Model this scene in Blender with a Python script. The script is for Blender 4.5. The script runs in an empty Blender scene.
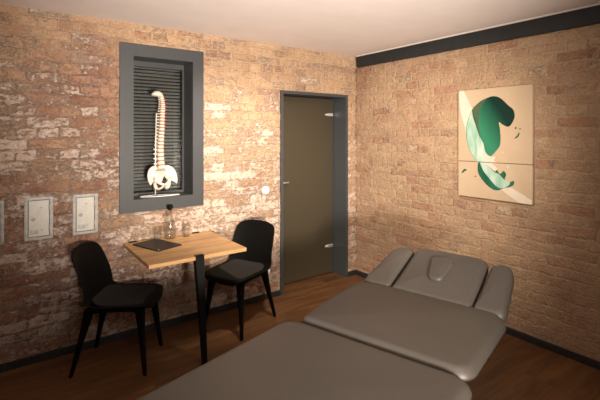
import bpy, bmesh, math, random
import numpy as np
from mathutils import Vector, Matrix, noise
from mathutils.geometry import tessellate_polygon
random.seed(7)
SC = bpy.context.scene
COL = SC.collection
PI = math.pi

# ------------------------------------------------------------------ camera
f_px, cx_, hy_, EYE = 414.0, 300.0, 134.0, 1.6
FW = Vector((.5904, .8072, 0)); RT = Vector((.8072, -.5904, 0)); CP = Vector((-3.31, -3.441, EYE))
cam_d = bpy.data.cameras.new('camera'); cam = bpy.data.objects.new('camera', cam_d); COL.objects.link(cam)
cam_d.sensor_fit = 'HORIZONTAL'; cam_d.sensor_width = 36; cam_d.lens = 36 * f_px / 600
cam_d.shift_y = -(200 - hy_) / 600
cam_d.clip_start = 0.05
cam.matrix_world = Matrix(((RT.x, 0, -FW.x, CP.x), (RT.y, 0, -FW.y, CP.y), (0, 1, 0, CP.z), (0, 0, 0, 1)))
SC.camera = cam

# ------------------------------------------------------------------ materials
def mat(name):
    m = bpy.data.materials.new(name); m.use_nodes = True
    nt = m.node_tree; b = nt.nodes['Principled BSDF']
    return m, nt, b
def N(nt, typ, **kw):
    n = nt.nodes.new(typ)
    for k, v in kw.items():
        if k.startswith('i_'):
            key = k[2:]
            n.inputs[int(key) if key.isdigit() else key.replace('_', ' ')].default_value = v
        else: setattr(n, k, v)
    return n
def ramp(nt, fac, stops, interp='LINEAR'):
    r = nt.nodes.new('ShaderNodeValToRGB'); r.color_ramp.interpolation = interp
    e = r.color_ramp.elements
    while len(e) < len(stops): e.new(0.5)
    for k, (p, c) in enumerate(stops):
        e[k].position = p; e[k].color = (*c, 1) if len(c) == 3 else c
    nt.links.new(fac, r.inputs[0]); return r.outputs[0]
def mix(nt, fac, a, b, mode='MIX'):
    m = nt.nodes.new('ShaderNodeMix'); m.data_type = 'RGBA'; m.blend_type = mode
    for s, v in ((m.inputs[0], fac), (m.inputs[6], a), (m.inputs[7], b)):
        if isinstance(v, bpy.types.NodeSocket): nt.links.new(v, s)
        elif isinstance(v, (int, float)): s.default_value = v
        else: s.default_value = (*v, 1)
    return m.outputs[2]
def mth(nt, op, a, b=None, c=None, clamp=False):
    m = nt.nodes.new('ShaderNodeMath'); m.operation = op; m.use_clamp = clamp
    for i, v in enumerate((a, b, c)):
        if v is None: continue
        if isinstance(v, bpy.types.NodeSocket): nt.links.new(v, m.inputs[i])
        else: m.inputs[i].default_value = v
    return m.outputs[0]
def noise_n(nt, vec, scale, detail=4, rough=.55, dist=0):
    n = N(nt, 'ShaderNodeTexNoise'); n.inputs['Scale'].default_value = scale; n.inputs['Detail'].default_value = detail
    n.inputs['Roughness'].default_value = rough; n.inputs['Distortion'].default_value = dist
    nt.links.new(vec, n.inputs['Vector']); return n.outputs[0]
def bump(nt, b, h, strength=.5, dist=.01, prev=None):
    n = N(nt, 'ShaderNodeBump'); n.inputs['Strength'].default_value = strength; n.inputs['Distance'].default_value = dist
    nt.links.new(h, n.inputs['Height'])
    if prev: nt.links.new(prev, n.inputs['Normal'])
    nt.links.new(n.outputs[0], b.inputs['Normal']); return n.outputs[0]
def plain(name, col, rough=.5, metal=0, bscale=None, bstr=.1, var=.0, spec=.5):
    m, nt, b = mat(name)
    b.inputs['Roughness'].default_value = rough; b.inputs['Metallic'].default_value = metal
    b.inputs['Specular IOR Level'].default_value = spec
    tc = N(nt, 'ShaderNodeTexCoord')
    nz = noise_n(nt, tc.outputs['Object'], bscale or 30, 3)
    c0 = tuple(max(0, c * (1 - var)) for c in col); c1 = tuple(min(1, c * (1 + var)) for c in col)
    nt.links.new(ramp(nt, nz, [(.3, c0), (.7, c1)]), b.inputs['Base Color'])
    if bscale: bump(nt, b, nz, bstr, .003)
    return m

RH, BW = .0785, .262
SQ = .5           # brick course height and brick length
def brick_mat(name, along, red_fn, white_fn, tone=1.0, smear=1.0, bdist=.018):
    """along: 0 wall runs in x, 1 wall runs in y. red_fn / white_fn build masks from (nt, u, v)"""
    m, nt, b = mat(name)
    geo = N(nt, 'ShaderNodeNewGeometry')
    sp = N(nt, 'ShaderNodeSeparateXYZ'); nt.links.new(geo.outputs['Position'], sp.inputs[0])
    u = sp.outputs[along]; v = sp.outputs[2]
    cb = N(nt, 'ShaderNodeCombineXYZ'); nt.links.new(u, cb.inputs[0]); nt.links.new(v, cb.inputs[1])
    P = cb.outputs[0]
    # warped coordinates, ragged brick edges
    wn = N(nt, 'ShaderNodeTexNoise'); wn.inputs['Scale'].default_value = 9; wn.inputs['Detail'].default_value = 4; nt.links.new(P, wn.inputs['Vector'])
    vs = N(nt, 'ShaderNodeVectorMath', operation='SUBTRACT'); nt.links.new(wn.outputs['Color'], vs.inputs[0]); vs.inputs[1].default_value = (.5, .5, .5)
    vm = N(nt, 'ShaderNodeVectorMath', operation='MULTIPLY_ADD'); nt.links.new(vs.outputs[0], vm.inputs[0]); vm.inputs[1].default_value = (.065, .050, 0); nt.links.new(P, vm.inputs[2])
    br = N(nt, 'ShaderNodeTexBrick'); nt.links.new(vm.outputs[0], br.inputs['Vector'])
    br.offset = .5; br.squash = SQ; br.squash_frequency = 2; br.inputs['Scale'].default_value = 1; br.inputs['Brick Width'].default_value = BW; br.inputs['Row Height'].default_value = RH
    br.inputs['Mortar Size'].default_value = .009; br.inputs['Mortar Smooth'].default_value = .45
    br.inputs['Color1'].default_value = (0, 0, 0, 1); br.inputs['Color2'].default_value = (1, 1, 1, 1); br.inputs['Mortar'].default_value = (.5, .5, .5, 1)
    rnd = N(nt, 'ShaderNodeRGBToBW'); nt.links.new(br.outputs['Color'], rnd.inputs[0]); rnd = rnd.outputs[0]
    mort = br.outputs['Fac']
    redA = ramp(nt, rnd, [(0, (.22, .095, .070)), (.25, (.36, .18, .125)), (.42, (.46, .275, .19)), (.58, (.27, .125, .098)), (.74, (.51, .36, .275)), (.88, (.34, .145, .10)), (1, (.58, .42, .33))])
    tanA = ramp(nt, rnd, [(0, (.45, .295, .185)), (.4, (.55, .380, .245)), (.7, (.49, .325, .205)), (.92, (.45, .235, .145)), (1, (.61, .44, .30))])
    big = noise_n(nt, P, 1.6, 5, .6)
    red = red_fn(nt, u, v, big)
    base = mix(nt, red, tanA, redA)
    n2 = noise_n(nt, P, 14, 6, .7)
    base = mix(nt, mth(nt, 'MULTIPLY', ramp(nt, n2, [(.35, (0, 0, 0)), (.7, (1, 1, 1))]), .55), base, mix(nt, red, (.58, .43, .275), (.52, .33, .23)))
    n2b = noise_n(nt, P, 34, 6, .8)
    base = mix(nt, mth(nt, 'MULTIPLY', ramp(nt, n2b, [(.5, (0, 0, 0)), (.62, (1, 1, 1))]), mth(nt, 'MULTIPLY_ADD', red, .30, .30)), base, mix(nt, red, (.33, .20, .12), (.14, .065, .045)))
    lt = noise_n(nt, P, 2.6, 6, .7, .2)
    base = mix(nt, .8, base, ramp(nt, lt, [(.32, (.74, .68, .62)), (.5, (1, 1, 1)), (.68, (1.0, .96, .90))]), 'MULTIPLY')
    ob = noise_n(nt, P, 8, 5, .7, .6)
    base = mix(nt, mth(nt, 'MULTIPLY', ramp(nt, ob, [(.56, (0, 0, 0)), (.66, (1, 1, 1))]), .45), base, (.46, .215, .115))
    # mortar, sandy and smeared in places; red zones darkened to paint shade in the joints
    ms = noise_n(nt, P, 6, 4, .65)
    mfac = mth(nt, 'MULTIPLY', mort, mth(nt, 'MULTIPLY_ADD', ms, 1.5 * smear, -.25 * smear, clamp=True), clamp=True)
    base = mix(nt, mfac, base, mix(nt, red, (.54, .40, .27), (.21, .125, .085)))
    # old whitewash left in ragged patches that mostly stay on brick faces
    wm = N(nt, 'ShaderNodeMapping'); wm.inputs['Scale'].default_value = (1, 1.5, 1); nt.links.new(P, wm.inputs[0])
    w1 = mth(nt, 'MULTIPLY_ADD', noise_n(nt, wm.outputs[0], 3.5, 5, .7, .3), .32, mth(nt, 'MULTIPLY', noise_n(nt, wm.outputs[0], 24, 8, .8), .68))
    wa = white_fn(nt, u, v, big)
    wv = mth(nt, 'ADD', w1, mth(nt, 'MULTIPLY', mth(nt, 'SUBTRACT', rnd, .5), .14))
    wv = mth(nt, 'ADD', wv, wa)
    wmask = ramp(nt, wv, [(.548, (0, 0, 0)), (.612, (1, 1, 1))])
    n3 = noise_n(nt, P, 22, 5, .7)
    wcol = ramp(nt, n3, [(.3, (.52, .38, .30)), (.5, (.68, .55, .46)), (.72, (.86, .78, .69))])
    base = mix(nt, mth(nt, 'MULTIPLY', wmask, mth(nt, 'MULTIPLY_ADD', red, .2, .62)), base, wcol)
    n4 = noise_n(nt, P, 70, 3, .6)
    base = mix(nt, .6, base, ramp(nt, n4, [(.32, (.55, .53, .50)), (.6, (1.05, 1.05, 1.05))]), 'MULTIPLY')
    if tone != 1.0: base = mix(nt, 1.0, base, (tone, tone, tone), 'MULTIPLY')
    nt.links.new(base, b.inputs['Base Color'])
    b.inputs['Roughness'].default_value = .9; b.inputs['Specular IOR Level'].default_value = .25
    h = mth(nt, 'MULTIPLY', mfac, -.5)
    h = mth(nt, 'ADD', h, mth(nt, 'MULTIPLY', n2, .9)); h = mth(nt, 'ADD', h, mth(nt, 'MULTIPLY', n2b, .6))
    h = mth(nt, 'ADD', h, mth(nt, 'MULTIPLY', wmask, .3)); h = mth(nt, 'ADD', h, mth(nt, 'MULTIPLY', noise_n(nt, P, 60, 4, .7), .35))
    bump(nt, b, h, 1.0, bdist)
    return m

def rng(nt, x, a, b):                    # smooth 0..1 between a and b
    n = N(nt, 'ShaderNodeMapRange'); n.interpolation_type = 'SMOOTHSTEP'
    nt.links.new(x, n.inputs[0]); n.inputs[1].default_value = a; n.inputs[2].default_value = b; n.inputs[3].default_value = 0; n.inputs[4].default_value = 1
    return n.outputs[0]
def redA_fn(nt, u, v, big):              # redder bricks along the left part and low down
    left = mth(nt, 'SUBTRACT', 1.0, rng(nt, u, -2.9, -1.9))
    top = rng(nt, v, 1.9, 2.4)
    low = mth(nt, 'SUBTRACT', 1.0, rng(nt, v, .3, 1.1))
    r = mth(nt, 'ADD', mth(nt, 'MULTIPLY', left, .58), mth(nt, 'MULTIPLY', low, .5))
    r = mth(nt, 'SUBTRACT', r, mth(nt, 'MULTIPLY', top, .45))
    r = mth(nt, 'ADD', r, mth(nt, 'MULTIPLY', mth(nt, 'SUBTRACT', big, .5), 2.6))
    return mth(nt, 'ADD', r, .12, clamp=True)
def whiteA_fn(nt, u, v, big):
    a = rng(nt, v, 2.45, 1.5)
    m = mth(nt, 'MULTIPLY', a, .075)
    nr = mth(nt, 'MULTIPLY', rng(nt, u, -2.2, -1.7), mth(nt, 'SUBTRACT', 1.0, rng(nt, v, 1.0, 1.75)))
    return mth(nt, 'ADD', m, mth(nt, 'MULTIPLY', nr, .025))
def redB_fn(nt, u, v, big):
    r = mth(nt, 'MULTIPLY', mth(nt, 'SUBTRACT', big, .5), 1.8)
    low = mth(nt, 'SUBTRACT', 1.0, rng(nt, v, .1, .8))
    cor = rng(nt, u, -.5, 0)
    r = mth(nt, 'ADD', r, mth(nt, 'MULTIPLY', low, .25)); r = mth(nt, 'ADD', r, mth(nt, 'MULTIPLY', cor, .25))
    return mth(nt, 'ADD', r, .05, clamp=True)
def whiteB_fn(nt, u, v, big):
    return mth(nt, 'SUBTRACT', mth(nt, 'MULTIPLY', rng(nt, v, 2.4, .8), .02), .05)
M_brickA = brick_mat('old_brick_red', 0, redA_fn, whiteA_fn)
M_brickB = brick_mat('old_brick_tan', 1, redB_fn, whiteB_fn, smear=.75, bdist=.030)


M_anth = plain('anthracite_paint', (.046, .050, .053), .45, var=.05)
M_black = plain('black_plastic', (.003, .0029, .0027), .6, bscale=60, bstr=.04, var=.1, spec=.10)
M_blackwood = plain('black_stained_wood', (.003, .0029, .0027), .55, var=.2, spec=.10)
M_blacksteel = plain('black_steel', (.005, .005, .005), .55, var=.1, spec=.15)
M_beam = plain('blackened_beam', (.012, .0135, .015), .6, bscale=15, bstr=.15, var=.25)
M_base = plain('black_baseboard', (.016, .018, .020), .5, var=.2)
M_chrome = plain('brushed_steel', (.80, .78, .74), .45, .8, var=.05)
M_white = plain('white_plastic', (.8, .8, .78), .4)
M_whitesteel = plain('white_enamel', (.78, .78, .76), .3)
M_bone = plain('bone_plastic', (.74, .665, .56), .5, bscale=50, bstr=.25, var=.1)
M_disc = plain('disc_rubber', (.50, .24, .12), .5)
M_red = plain('red_artery', (.45, .03, .02), .4)
M_felt = plain('charcoal_felt', (.026, .024, .022), .95, bscale=160, bstr=.7, var=.4, spec=.15)
M_leather = plain('dark_leather', (.014, .009, .008), .5, bscale=120, bstr=.15, var=.2)
M_ceil = plain('ceiling_plaster', (.78, .71, .67), .9, bscale=4, bstr=.05, var=.03)
M_room = plain('plain_plaster', (.42, .34, .27), .9, bscale=6, bstr=.1, var=.05)
M_cable = plain('grey_cable', (.35, .32, .30), .5)
M_litgap = plain('lit_gap_pale', (.62, .56, .50), .8)  # pale colour paints the lit line between beam and ceiling

def leatherette():
    m, nt, b = mat('taupe_leatherette')
    tc = N(nt, 'ShaderNodeTexCoord'); P = tc.outputs['Object']
    nz = noise_n(nt, P, 3, 3)
    nt.links.new(ramp(nt, nz, [(.3, (.064, .057, .049)), (.7, (.073, .064, .055))]), b.inputs['Base Color'])
    b.inputs['Roughness'].default_value = .5; b.inputs['Specular IOR Level'].default_value = .5
    v = N(nt, 'ShaderNodeTexVoronoi'); v.inputs['Scale'].default_value = 420; nt.links.new(P, v.inputs['Vector'])
    bump(nt, b, v.outputs[0], .12, .0015); return m
M_skai = leatherette()

def wood(name, cols, axis_scale, ang=0, rough=.45, planks=None, bstr=.12):
    m, nt, b = mat(name)
    geo = N(nt, 'ShaderNodeNewGeometry'); P = geo.outputs['Position']
    mp = N(nt, 'ShaderNodeMapping'); mp.inputs['Scale'].default_value = axis_scale; nt.links.new(P, mp.inputs[0])
    vec = mp.outputs[0]; plank_rnd = None
    if planks:
        br = N(nt, 'ShaderNodeTexBrick'); nt.links.new(P, br.inputs['Vector']); br.offset = .37; br.inputs['Scale'].default_value = 1
        br.inputs['Brick Width'].default_value = planks[0]; br.inputs['Row Height'].default_value = planks[1]
        br.inputs['Mortar Size'].default_value = .0016; br.inputs['Mortar Smooth'].default_value = .1
        br.inputs['Color1'].default_value = (0, 0, 0, 1); br.inputs['Color2'].default_value = (1, 1, 1, 1); br.inputs['Mortar'].default_value = (.5, .5, .5, 1)
        bw = N(nt, 'ShaderNodeRGBToBW'); nt.links.new(br.outputs['Color'], bw.inputs[0]); plank_rnd = bw.outputs[0]
        va = N(nt, 'ShaderNodeVectorMath', operation='ADD'); nt.links.new(vec, va.inputs[0])
        cb = N(nt, 'ShaderNodeCombineXYZ'); nt.links.new(mth(nt, 'MULTIPLY', plank_rnd, 37), cb.inputs[0]); nt.links.new(mth(nt, 'MULTIPLY', plank_rnd, 91), cb.inputs[2])
        nt.links.new(cb.outputs[0], va.inputs[1]); vec = va.outputs[0]
    g = noise_n(nt, vec, 1, 6, .62, .8)
    col = ramp(nt, g, [(.28, cols[0]), (.5, cols[1]), (.72, cols[2])])
    fine = noise_n(nt, vec, 6, 4, .7)
    col = mix(nt, .35, col, ramp(nt, fine, [(.35, (.55, .55, .55)), (.6, (1, 1, 1))]), 'MULTIPLY')
    if planks:
        col = mix(nt, .5, col, ramp(nt, plank_rnd, [(0, (.55, .55, .55)), (.5, (.85, .85, .85)), (1, (1, 1, 1))]), 'MULTIPLY')
        if planks[2]: col = mix(nt, mth(nt, 'MULTIPLY', br.outputs['Fac'], .7), col, (.02, .01, .005))
    nt.links.new(col, b.inputs['Base Color']); b.inputs['Roughness'].default_value = rough
    bump(nt, b, fine, bstr, .002); return m
M_floor = wood('brown_oak_floor', [(.062, .026, .010), (.13, .058, .021), (.20, .098, .038)], (1.6, 14, 1), rough=.42, planks=(1.25, .19, True))
M_oak = wood('oiled_oak_top', [(.36, .185, .070), (.53, .305, .125), (.66, .415, .19)], (3.0, 22, 22), rough=.42, planks=(.9, .072, False))

def glass_thin(name, tint, refl=1.0, rough=0.0):
    m, nt, b = mat(name); nt.nodes.remove(b); out = nt.nodes['Material Output']
    t = N(nt, 'ShaderNodeBsdfTransparent'); t.inputs[0].default_value = (*tint, 1)
    g = N(nt, 'ShaderNodeBsdfGlossy'); g.inputs['Roughness'].default_value = rough
    lw = N(nt, 'ShaderNodeLayerWeight'); lw.inputs[0].default_value = .5
    fr = N(nt, 'ShaderNodeMath', operation='MULTIPLY_ADD'); nt.links.new(mth(nt, 'POWER', lw.outputs['Facing'], 4.0), fr.inputs[0]); fr.inputs[1].default_value = .7; fr.inputs[2].default_value = .045
    mx = N(nt, 'ShaderNodeMixShader'); nt.links.new(mth(nt, 'MULTIPLY', fr.outputs[0], refl), mx.inputs[0])
    nt.links.new(t.outputs[0], mx.inputs[1]); nt.links.new(g.outputs[0], mx.inputs[2]); nt.links.new(mx.outputs[0], out.inputs[0]); return m
M_pane = glass_thin('window_glass', (.86, .87, .86), .3)
M_clear = glass_thin('drinking_glass', (.95, .96, .95), 1.2)
def frosted():
    m, nt, b = mat('frosted_brown_glass')
    b.inputs['Base Color'].default_value = (.095, .076, .047, 1); b.inputs['Roughness'].default_value = .42
    b.inputs['Transmission Weight'].default_value = .45; b.inputs['IOR'].default_value = 1.45
    tc = N(nt, 'ShaderNodeTexCoord'); n = noise_n(nt, tc.outputs['Object'], 300, 2); bump(nt, b, n, .05, .001); return m
M_frost = frosted()
M_slat = plain('blind_slat', (.22, .22, .215), .4, var=.05)
M_plate = plain('grey_box_metal', (.40, .40, .37), .5, .0, bscale=40, bstr=.2, var=.2)
M_lid = plain('pale_box_lid', (.58, .57, .51), .5, .0, bscale=25, bstr=.25, var=.05)
M_shadowgap = plain('shaded_gap_grey', (.10, .095, .085), .6)  # dark tone paints the shade in the gap around the box lids
M_gap = plain('dark_gap', (.04, .035, .03), .7)

# ------------------------------------------------------------------ mesh helpers
def obj(name, bm, m, parent=None, smooth=False, mats=None):
    me = bpy.data.meshes.new(name); bmesh.ops.recalc_face_normals(bm, faces=bm.faces); bm.to_mesh(me); bm.free()
    for x in (mats or [m]): me.materials.append(x)
    if smooth:
        for p in me.polygons: p.use_smooth = True
    o = bpy.data.objects.new(name, me); COL.objects.link(o)
    if parent is not None: o.parent = parent
    return o
def autosmooth(o, ang=35):
    me = o.data
    for p in me.polygons: p.use_smooth = True
    me.set_sharp_from_angle(angle=math.radians(ang)); return o
def empty(name, label, cat, loc=(0, 0, 0), rz=0, group=None):
    o = bpy.data.objects.new(name, None); COL.objects.link(o); o.location = loc; o.rotation_euler = (0, 0, rz); o.empty_display_size = .05
    o['label'] = label; o['category'] = cat
    if group: o['group'] = group
    return o
def tag(o, label, cat, group=None):
    o['label'] = label; o['category'] = cat
    if group: o['group'] = group
    return o
def struct(o, label=None, cat=None):
    o['kind'] = 'structure'
    if label: o['label'] = label
    if cat: o['category'] = cat
    return o
def B(): return bmesh.new()
def add_box(bm, a, b, bev=0, M=None, mi=0, seg=2):
    a = Vector(a); b = Vector(b)
    r = bmesh.ops.create_cube(bm, size=1); vs = r['verts']
    for v in vs: v.co = Vector(((v.co.x + .5) * (b.x - a.x) + a.x, (v.co.y + .5) * (b.y - a.y) + a.y, (v.co.z + .5) * (b.z - a.z) + a.z))
    fs = set(f for v in vs for f in v.link_faces)
    if bev:
        es = list(set(e for v in vs for e in v.link_edges))
        rr = bmesh.ops.bevel(bm, geom=es, offset=bev, segments=seg, affect='EDGES', profile=.5)
        fs = set(rr['faces']) | set(f for v in rr['verts'] for f in v.link_faces)
    vs = set(v for f in fs for v in f.verts)
    if M is not None:
        for v in vs: v.co = M @ v.co
    for f in fs: f.material_index = mi
    return bm
def box(a, b, bev=0, M=None): return add_box(B(), a, b, bev, M)
def loft(bm, rings, cap=True, closed=True):
    vr = [[bm.verts.new(p) for p in r] for r in rings]
    n = len(rings[0])
    for a, b in zip(vr[:-1], vr[1:]):
        for i in range(n if closed else n - 1):
            j = (i + 1) % n; bm.faces.new((a[i], a[j], b[j], b[i]))
    if cap: bm.faces.new(vr[0][::-1]); bm.faces.new(vr[-1])
    return vr
def frames(pts):
    pts = [Vector(p) for p in pts]; out = []; prev = None
    for i, p in enumerate(pts):
        t = (pts[min(i + 1, len(pts) - 1)] - pts[max(i - 1, 0)]).normalized()
        ref = prev if prev is not None else (Vector((0, 0, 1)) if abs(t.z) < .9 else Vector((1, 0, 0)))
        n = (ref - t * ref.dot(t)).normalized(); prev = n
        out.append((p, t, n, t.cross(n)))
    return out
def add_tube(bm, pts, r, seg=10, closed=False):
    rs = r if isinstance(r, (list, tuple)) else [r] * len(pts)
    if closed: pts = list(pts) + [pts[0], pts[1]]; rs = list(rs) + [rs[0], rs[1]]
    rings = [[p + (n * math.cos(a) + b * math.sin(a)) * rr for a in [2 * PI * k / seg for k in range(seg)]] for (p, t, n, b), rr in zip(frames(pts), rs)]
    if closed: rings = rings[1:-1] + [rings[1]]
    loft(bm, rings, cap=not closed)
    if closed: bmesh.ops.remove_doubles(bm, verts=bm.verts, dist=1e-5)
    return bm
def add_lathe(bm, prof, seg=28, c=(0, 0, 0)):
    rings = [[Vector((c[0] + r * math.cos(2 * PI * k / seg), c[1] + r * math.sin(2 * PI * k / seg), c[2] + z)) for k in range(seg)] for r, z in prof]
    loft(bm, rings); return bm
def catmull(pts, n):
    pts = [Vector(p) for p in pts]; out = []
    P = [pts[0] * 2 - pts[1]] + pts + [pts[-1] * 2 - pts[-2]]
    for i in range(1, len(P) - 2):
        for k in range(n):
            t = k / n; a, b, c, d = P[i - 1:i + 3]
            out.append(.5 * ((2 * b) + (c - a) * t + (2 * a - 5 * b + 4 * c - d) * t * t + (3 * b - a - 3 * c + d) * t ** 3))
    out.append(pts[-1].copy()); return out
def catloop(pts, n):
    pts = [Vector(p) for p in pts]; m = len(pts); out = []
    for i in range(m):
        a, b, c, d = pts[i - 1], pts[i], pts[(i + 1) % m], pts[(i + 2) % m]
        for k in range(n):
            t = k / n
            out.append(.5 * ((2 * b) + (c - a) * t + (2 * a - 5 * b + 4 * c - d) * t * t + (3 * b - a - 3 * c + d) * t ** 3))
    return out
def round_poly(pts, r, n=6):
    out = []; m = len(pts); rs = r if isinstance(r, (list, tuple)) else [r] * m
    for i in range(m):
        p = Vector(pts[i][:2]); a = Vector(pts[i - 1][:2]); b = Vector(pts[(i + 1) % m][:2])
        da = (a - p); db = (b - p); q = min(rs[i], da.length * .48, db.length * .48)
        pa = p + da.normalized() * q; pb = p + db.normalized() * q
        for k in range(n + 1):
            t = k / n; out.append(pa * (1 - t) ** 2 + p * 2 * t * (1 - t) + pb * t * t)
    # fill long straights
    res = []
    for i, p in enumerate(out):
        q = out[(i + 1) % len(out)]; res.append(p)
        d = (q - p).length; k = int(d / .05)
        for s in range(1, k): res.append(p.lerp(q, s / k))
    return res
def add_cushion(bm, outline, z0, z1, er=.025, puff=.01, M=None, seam=True):
    """soft slab: outline (2-D loop), rounded rims of radius er, top swelling by puff"""
    pts = [Vector(p[:2]) for p in outline]; n = len(pts)
    area = sum(pts[i].x * pts[(i + 1) % n].y - pts[(i + 1) % n].x * pts[i].y for i in range(n))
    if area < 0: pts.reverse()
    nor = []
    for i in range(n):
        t = (pts[(i + 1) % n] - pts[i - 1]).normalized(); nor.append(Vector((-t.y, t.x)))
    c = sum(pts, Vector((0, 0))) / n
    rings = []
    perp = [max(.02, q.dot(c - p)) for p, q in zip(pts, nor)]
    for _ in range(6): perp = [(perp[i - 1] + 2 * perp[i] + perp[(i + 1) % n]) / 4 for i in range(n)]
    def ring(ins, z):
        rings.append([Vector((p.x + (c.x - p.x) * ins / d, p.y + (c.y - p.y) * ins / d, z)) for p, d in zip(pts, perp)])
    eb = er * .25
    for k in range(4):
        a = PI / 2 * k / 3; ring(eb * (1 - math.sin(a)), z0 + eb * (1 - math.cos(a)))
    for k in range(7):
        a = PI / 2 * k / 6; ring(er * (1 - math.cos(a)), z1 - er * (1 - math.sin(a)))
    last = rings[-1]
    for s in (.95, .88, .78, .65, .5, .34, .17):
        hh = (1 - s * s) ** 1.4
        rings.append([Vector((c.x + (p.x - c.x) * s, c.y + (p.y - c.y) * s, z1 + puff * hh)) for p in last])
    vr = loft(bm, rings, cap=False)
    bm.faces.new(vr[0][::-1])
    ctr = bm.verts.new((c.x, c.y, z1 + puff)); top = vr[-1]
    for i in range(n): bm.faces.new((top[i], top[(i + 1) % n], ctr))
    if M is not None:
        for v in bm.verts: v.co = M @ v.co
    return bm

# ------------------------------------------------------------------ room shell
CEIL = 2.478; XL = -4.7; YB = -5.3
WIN = (-2.49, -1.90, 1.03, 2.27)          # hidden under the casing
DOOR = (-1.02, -.155, 0, 2.015)
def brick_id_h(u, v):
    row = math.floor(v / RH); bw = BW if row % 2 else BW * SQ; off = 0 if row % 2 else bw * .5
    col = math.floor((u + off) / bw)
    fx = (u + off) / bw - col; fz = v / RH - row
    d = min(min(fx, 1 - fx) * bw, min(fz, 1 - fz) * RH)
    rr = random.Random(row * 7919 + col * 104729).random()
    return (rr - .5) * .006 - (1 - min(1, d / .014)) * .0035
def relief(along, u0, u1, holes, depth_sign, step=.0135):
    bm = B(); nu = int((u1 - u0) / step); nv = int(CEIL / step); grid = []
    for j in range(nv + 1):
        row = []
        for i in range(nu + 1):
            u = u0 + (u1 - u0) * i / nu; v = CEIL * j / nv
            w = noise.noise(Vector((u * 9, v * 9, along * 5)))
            h = brick_id_h(u + w * .018, v + noise.noise(Vector((u * 8, v * 8, 9))) * .012)
            h += noise.noise(Vector((u * 2.1, v * 2.1, 3 + along))) * .008 + noise.noise(Vector((u * 22, v * 22, 3))) * .0035
            h *= (1.0 if along == 0 else .6)
            h = max(-.014, min(.009, h))
            p = (u, -h, v) if along == 0 else (-h, u, v)
            row.append(bm.verts.new(p))
        grid.append(row)
    for j in range(nv):
        for i in range(nu):
            uc = u0 + (u1 - u0) * (i + .5) / nu; vc = CEIL * (j + .5) / nv
            if any(a < uc < b and c < vc < d for a, b, c, d in holes): continue
            bm.faces.new((grid[j][i], grid[j][i + 1], grid[j + 1][i + 1], grid[j + 1][i]))
    return bm
def flat_off(me): 
    for p in me.polygons: p.use_smooth = True
wa = relief(0, XL, .0, [WIN, DOOR], 1)
T = .30
for a, b in (((XL, .02, 0), (WIN[0], T, CEIL)), ((WIN[0], .02, 0), (WIN[1], T, WIN[2])), ((WIN[0], .02, WIN[3]), (WIN[1], T, CEIL)),
             ((WIN[1], .02, 0), (DOOR[0], T, CEIL)), ((DOOR[0], .02, DOOR[3]), (DOOR[1], T, CEIL)), ((DOOR[1], .02, 0), (.3, T, CEIL))):
    add_box(wa, a, b)
o = struct(obj('wall_north', wa, M_brickA)); autosmooth(o, 60)
wb = relief(1, YB, .0, [], 1, .016)
add_box(wb, (.02, YB, 0), (.3, .3, CEIL))
o = struct(obj('wall_east', wb, M_brickB)); autosmooth(o, 60)
struct(obj('wall_west', box((XL - .2, YB - .2, 0), (XL, .3, CEIL)), M_room))
struct(obj('wall_south', box((XL, YB - .2, 0), (.3, YB, CEIL)), M_room))
struct(obj('floor', box((XL - .2, YB - .2, -.1), (.3, 2.0, 0)), M_floor))
struct(obj('ceiling', box((XL - .2, YB - .2, CEIL), (.3, 2.0, CEIL + .1)), M_ceil))
struct(obj('wall_corridor', add_box(add_box(box((-1.8, 1.6, 0), (.3, 1.8, CEIL)), (-1.9, T, 0), (-1.8, 1.8, CEIL)), (.2, T, 0), (.3, 1.6, CEIL)), M_room))
struct(obj('baseboard_north', add_box(box((XL, -.018, 0), (-1.045, .0, .052), .002), (-.142, -.018, 0), (-.016, .0, .052), .002), M_base))
struct(obj('baseboard_east', box((-.018, YB, 0), (0, 0, .052), .002), M_base))
# steel beam under the ceiling on the east wall
struct(obj('trim_1', box((-.035, YB, 2.352), (.02, -.045, 2.470), .003), M_beam), 'long black beam under the ceiling above the painting wall')
struct(obj('lit_gap_strip', box((-.05, YB, 2.468), (.0, -.05, 2.478)), M_litgap), 'pale added strip for the lit line between the black beam and the ceiling')

# ------------------------------------------------------------------ window
wx0, wx1, wz0, wz1 = -2.541, -1.850, .977, 2.319
ox0, ox1, oz0, oz1 = -2.437, -1.948, 1.078, 2.220
RD = .20
win = struct(bpy.data.objects.new('window_1', None)); COL.objects.link(win); win.location = (-2.2, 0, wz0)
def wpart(name, bm, m, par=None, loc=(2.2, 0, -wz0), **k):
    p = par or win; o_ = obj(name, bm, m, p, **k)
    if p is win: o_.location = loc
    return o_
def ring_frame(x0, x1, z0, z1, X0, X1, Z0, Z1, ya, yb, bev=.002):
    bm = B(); loops = []
    for y in (ya, yb):
        loops.append([bm.verts.new((x, y, z)) for x, z in ((x0, z0), (x1, z0), (x1, z1), (x0, z1))])
        loops.append([bm.verts.new((x, y, z)) for x, z in ((X0, Z0), (X1, Z0), (X1, Z1), (X0, Z1))])
    of, inf, ob, inb = loops
    for i in range(4):
        j = (i + 1) % 4
        bm.faces.new((of[i], of[j], inf[j], inf[i])); bm.faces.new((ob[j], ob[i], inb[i], inb[j]))
        bm.faces.new((of[j], of[i], ob[i], ob[j])); bm.faces.new((inf[i], inf[j], inb[j], inb[i]))
    if bev: bmesh.ops.bevel(bm, geom=list(bm.edges), offset=bev, segments=2, affect='EDGES')
    return bm
wpart('window_casing', ring_frame(wx0, wx1, wz0, wz1, ox0, ox1, oz0, oz1, -.016, .022), M_anth)
lin = ring_frame(ox0 - .02, ox1 + .02, oz0 - .02, oz1 + .02, ox0, ox1, oz0, oz1, .022, RD + .06, .001)
wpart('window_reveal', lin, M_anth)
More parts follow.
